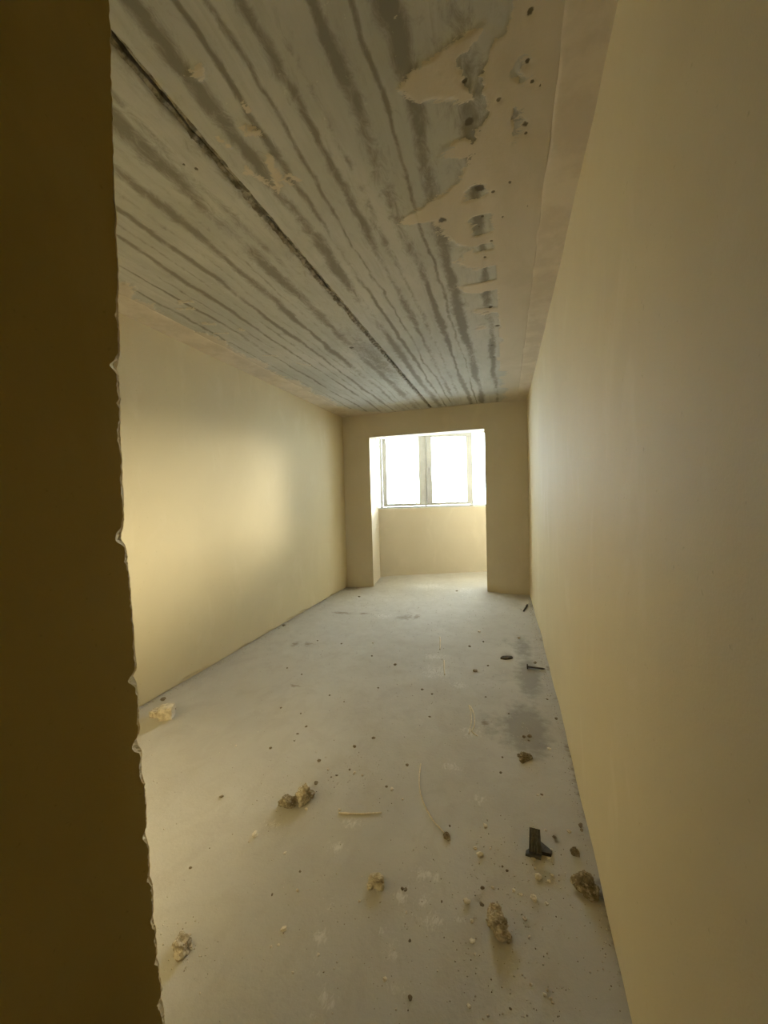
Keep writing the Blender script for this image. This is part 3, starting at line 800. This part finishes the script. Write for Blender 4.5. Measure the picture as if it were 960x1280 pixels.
clod('mortar_clod', [(0.0, 0.0, 0.034, 0.03, 0.034), (0.028, 0.028, 0.02, 0.02, 0.016), (0.01, -0.03, 0.018, 0.02, 0.022), (0.012, 0.012, 0.02, 0.018, 0.04)], M['clod'],
     'crumbly grey-brown mortar clod touching a flatter darker clod', 'rubble', (-0.937, 1.575))
clod('mortar_clod', [(0.0, 0.0, 0.036, 0.024, 0.024), (-0.03, -0.006, 0.018, 0.018, 0.014), (0.022, 0.008, 0.018, 0.016, 0.02)], M['clod_dark'],
     'flat dark clod beside the taller grey-brown mortar clod', 'rubble', (-0.985, 1.527))
clod('plaster_clod', [(0.0, 0.0, 0.027, 0.02, 0.022), (-0.018, -0.012, 0.013, 0.016, 0.012), (0.02, -0.008, 0.013, 0.016, 0.012), (0.004, 0.01, 0.018, 0.012, 0.018)], M['block'],
     'rounded pale plaster clod lying alone amid dusty boot prints', 'rubble', (-0.474, 1.287))
clod('rubble_heap', [(-0.008, 0.03, 0.022, 0.018, 0.026), (0.0, 0.0, 0.026, 0.022, 0.03), (0.012, -0.026, 0.022, 0.02, 0.02), (0.034, -0.03, 0.010, 0.012, 0.018), (-0.024, 0.034, 0.010, 0.010, 0.010)], M['clod'],
     'elongated broken rubble heap with pale top and dark underside', 'rubble', (-0.048, 1.262))
clod('dirt_clod', [(0.0, 0.0, 0.034, 0.03, 0.034), (-0.03, 0.012, 0.016, 0.016, 0.018), (0.012, -0.026, 0.022, 0.022, 0.024), (0.008, 0.026, 0.018, 0.014, 0.02)], M['clod_dark'],
     'large dark brown dirt clod against the foot of the plaster wall', 'rubble', (0.250, 1.475))
clod('dirt_clod', [(0.0, 0.0, 0.015, 0.014, 0.016), (0.008, -0.006, 0.010, 0.010, 0.010)], M['clod_dark'],
     'smooth little brown clod near the wall, above the large dark clod', 'rubble', (0.235, 1.612))
clod('rubble_heap', [(0.0, 0.0, 0.026, 0.022, 0.022), (-0.016, 0.014, 0.014, 0.012, 0.014), (0.014, -0.014, 0.018, 0.016, 0.018), (0.024, 0.006, 0.012, 0.010, 0.010), (-0.03, 0.03, 0.008, 0.008, 0.008)], M['clod'],
     'speckled crumbly rubble heap beside the chipped edge of the passage wall', 'rubble', (-1.004, 0.922))
clod('dirt_clod', [(0.0, 0.0, 0.026, 0.02, 0.02), (0.024, 0.016, 0.016, 0.014, 0.014), (-0.012, -0.024, 0.014, 0.018, 0.014), (-0.024, 0.014, 0.012, 0.01, 0.01)], M['clod_dark'],
     'brown dirt clod at the lower end of the grey damp stain', 'rubble', (0.074, 2.14))
clod('dirt_clod', [(0.0, 0.0, 0.012, 0.013, 0.013), (0.008, -0.008, 0.008, 0.008, 0.009)], M['clod_dark'],
     'tiny brown clod at the end of the long curved straw', 'rubble', (-0.256, 1.553))

# broken plaster block by the left wall, with the smaller lump beside it
def chunk(name, sx, sy, sz, seed, mat, loc, rz, label, cat, tilt=0.0):
    import bmesh
    bm = bmesh.new()
    bmesh.ops.create_cube(bm, size=1.0)
    bmesh.ops.subdivide_edges(bm, edges=bm.edges[:], cuts=6, use_grid_fill=True)
    v = np.array([p.co[:] for p in bm.verts])
    r = np.linalg.norm(v, axis=1, keepdims=True)
    v2 = v * (1 - 0.10 * np.clip(r / 0.866, 0, 1) ** 4)
    d = 0.07 * n3(v * 3, 1.3, seed)[:, None] + 0.05 * n3(v * 3, 4.0, seed + 3)[:, None]
    v2 = v2 + v / r * d
    v2 = v2 * np.array([sx, sy, sz]); v2[:, 2] += sz * 0.47
    f = [tuple(x.index for x in q.verts) for q in bm.faces]
    bm.free()
    o = mesh_obj(name, v2, f, mat)
    o.location = (loc[0], loc[1], fz(*loc) - 0.004); o.rotation_euler = (tilt, 0, rz)
    return tag(o, label, cat)
chunk('plaster_block', 0.085, 0.075, 0.085, 901, M['block'], (-2.155, 1.955), 0.5, 'broken pale plaster block near the left wall and passage edge', 'rubble')
chunk('plaster_block', 0.065, 0.06, 0.045, 905, M['clod'], (-2.245, 1.955), 0.2, 'low grey-brown lump close beside the pale plaster block', 'rubble')

# straws and stalks
def tube(name, pts, rad, mat, label, cat, group=None, lift=0.0):
    P = [Vector((x, y, fz(x, y) + rad * 0.75 + (lift * math.sin(math.pi * i / max(1, len(pts) - 1))))) for i, (x, y) in enumerate(pts)]
    # smooth the path
    Q = []
    for i in range(len(P) - 1):
        p0 = P[max(i - 1, 0)]; p1 = P[i]; p2 = P[i + 1]; p3 = P[min(i + 2, len(P) - 1)]
        for k in range(5):
            t = k / 5.0
            Q.append(0.5 * ((2 * p1) + (p2 - p0) * t + (2 * p0 - 5 * p1 + 4 * p2 - p3) * t * t + (3 * p1 - p0 - 3 * p2 + p3) * t ** 3))
    Q.append(P[-1])
    base = Q[0].copy(); base.z = fz(base.x, base.y)
    V = []; F = []; n = 7
    for i, q in enumerate(Q):
        t = (Q[min(i + 1, len(Q) - 1)] - Q[max(i - 1, 0)]).normalized()
        a = t.cross(Vector((0, 0, 1))).normalized(); b = a.cross(t)
        rr = rad * (1.0 - 0.35 * i / len(Q)) * (1.25 if i % 7 == 3 else 1.0)
        for k in range(n):
            w = 2 * math.pi * k / n
            V.append(q + (a * math.cos(w) + b * math.sin(w)) * rr - base)
    for i in range(len(Q) - 1):
        for k in range(n):
            F.append((i * n + k, i * n + (k + 1) % n, (i + 1) * n + (k + 1) % n, (i + 1) * n + k))
    F.append(tuple(range(n - 1, -1, -1))); F.append(tuple((len(Q) - 1) * n + k for k in range(n)))
    o = mesh_obj(name, V, F, mat, smooth=True)
    o.location = base
    return tag(o, label, cat, group)

tube('dry_straw', [(-0.45, 1.956), (-0.437, 1.856), (-0.413, 1.764), (-0.374, 1.684), (-0.325, 1.616), (-0.288, 1.584), (-0.262, 1.563)], 0.0036, M['straw'],
     'long curved dry straw ending at a tiny brown clod', 'straw', lift=0.004)
tube('dry_straw', [(-0.739, 1.542), (-0.678, 1.554), (-0.61, 1.575), (-0.553, 1.598)], 0.0044, M['straw'], 'short straight dry straw lying across the floor', 'straw')
tube('dry_straw', [(-0.257, 2.59), (-0.236, 2.507), (-0.226, 2.409), (-0.229, 2.276)], 0.0045, M['straw'], 'thin bent straw running closely beside a hooked straw', 'straw')
tube('dry_straw', [(-0.246, 2.582), (-0.214, 2.482), (-0.205, 2.368), (-0.214, 2.307), (-0.179, 2.269)], 0.0045, M['straw'], 'thin hooked straw with a kinked end beside a bent straw', 'straw')
tube('dry_straw', [(-0.648, 3.808), (-0.62, 3.65), (-0.599, 3.505)], 0.0062, M['straw'], 'short pale straw lying further from the hooked straw, towards the bay', 'straw')
tube('dry_straw', [(-0.526, 3.271), (-0.505, 3.13), (-0.48, 3.004)], 0.0058, M['straw'], 'short pale straw between the hooked straw and another short straw', 'straw')
tube('twig', [(0.238, 5.158), (0.222, 5.06), (0.208, 5.0), (0.184, 4.884)], 0.011, M['wood_dark'], 'short dark bent twig near the pier by the right wall', 'twig')

# dark wood sliver
def sliver(name, a, b, w, t, mat, label, cat):
    a = Vector((*a, 0)); b = Vector((*b, 0)); d = (b - a); L = d.length; d.normalize(); s = Vector((-d.y, d.x, 0))
    prof = [(0.0, 0.12), (0.12, 0.6), (0.3, 1.0), (0.62, 0.9), (0.82, 0.75), (0.97, 0.55), (1.0, 0.3)]
    V = []; F = []
    for k, (u, ww) in enumerate(prof):
        for sg, z in ((-1, 0), (1, 0), (0.8, t * (0.7 + 0.3 * ww)), (-0.8, t * (0.7 + 0.3 * ww))):
            V.append(d * (u * L) + s * (sg * ww * w * 0.5) + Vector((0, 0, z)))
    for k in range(len(prof) - 1):
        for j in range(4):
            F.append((k * 4 + j, k * 4 + (j + 1) % 4, k * 4 + 4 + (j + 1) % 4, k * 4 + 4 + j))
    F.append((3, 2, 1, 0)); n = (len(prof) - 1) * 4; F.append((n, n + 1, n + 2, n + 3))
    o = mesh_obj(name, V, F, mat)
    o.location = (a.x, a.y, fz(a.x, a.y) - 0.001)
    return tag(o, label, cat)
sliver('wood_sliver', (-0.064, 3.43), (0.034, 3.478), 0.06, 0.016, M['wood_dark'], 'dark pointed wood sliver lying beside the grey damp stain', 'wood chip')

# large nail
nx0, nx1, ny = 0.148, 0.281, 3.292
nail = empty('large_nail', (nx0, ny, fz(nx0, ny)))
tag(nail, 'dark flat-headed nail lying crosswise at the foot of the wall', 'nail')
def cyl(p0, p1, r0, r1, n=12):
    p0 = Vector(p0); p1 = Vector(p1); t = (p1 - p0).normalized()
    a = t.cross(Vector((0, 0, 1)) if abs(t.z) < 0.9 else Vector((1, 0, 0))).normalized(); b = a.cross(t)
    V = []
    for p, r in ((p0, r0), (p1, r1)):
        for k in range(n):
            w = 2 * math.pi * k / n
            V.append(p + (a * math.cos(w) + b * math.sin(w)) * r)
    F = [(k, (k + 1) % n, n + (k + 1) % n, n + k) for k in range(n)] + [tuple(range(n - 1, -1, -1)), tuple(range(n, 2 * n))]
    return V, F
mesh_obj('shank', *join([cyl((0, 0, 0.012), (0.118, 0.001, 0.008), 0.0075, 0.007), cyl((0.118, 0.001, 0.008), (nx1 - nx0, 0.002, 0.007), 0.007, 0.001)]), M['steel'], nail)
mesh_obj('nail_head', *cyl((-0.006, 0, 0.0125), (0.003, 0, 0.0125), 0.021, 0.021, 16), M['steel'], nail)

# dark ribbed offcut
rb = empty('ribbed_offcut', (0.088, 1.560, fz(0.088, 1.56)))
rb.rotation_euler = (0, 0, -0.05)
tag(rb, 'dark ribbed plastic offcut with a side flap, crumbs in front', 'offcut')
V = []; F = []
nr = 25; wdt = 0.046; tilt = math.radians(38); Lr = 0.088
for i in range(nr):
    u = i / (nr - 1); x = (u - 0.5) * wdt
    rz_ = 0.0035 * (0.5 + 0.5 * math.cos(u * 2 * math.pi * 4))
    for (t, under) in ((0, 0), (1, 0), (1, 1), (0, 1)):
        yy = t * Lr * math.cos(tilt); zz = 0.012 + t * Lr * math.sin(tilt) * 0.75
        nz = (rz_ + 0.004) if not under else -0.006
        V.append((x * (1.0 - 0.12 * t), yy - nz * math.sin(tilt), zz + nz * math.cos(tilt)))
for i in range(nr - 1):
    for j in range(4):
        F.append((i * 4 + j, i * 4 + (j + 1) % 4, i * 4 + 4 + (j + 1) % 4, i * 4 + 4 + j))
F.append((3, 2, 1, 0)); n = (nr - 1) * 4; F.append((n, n + 1, n + 2, n + 3))
mesh_obj('ribbed_plate', V, F, M['rubber'], rb)
mesh_obj('side_flap', *prism([(0.016, 0.012), (0.058, 0.016), (0.062, 0.03), (0.02, 0.062)], -0.001, 0.014), M['rubber'], rb)
mesh_obj('foot_flange', *prism([(-0.036, -0.010), (0.020, -0.012), (0.024, 0.014), (-0.022, 0.020), (-0.034, 0.006)], -0.001, 0.008), M['rubber'], rb)
mesh_obj('rear_support', *prism([(-0.018, 0.045), (0.018, 0.045), (0.018, 0.062), (-0.018, 0.062)], -0.001, 0.036), M['rubber'], rb)
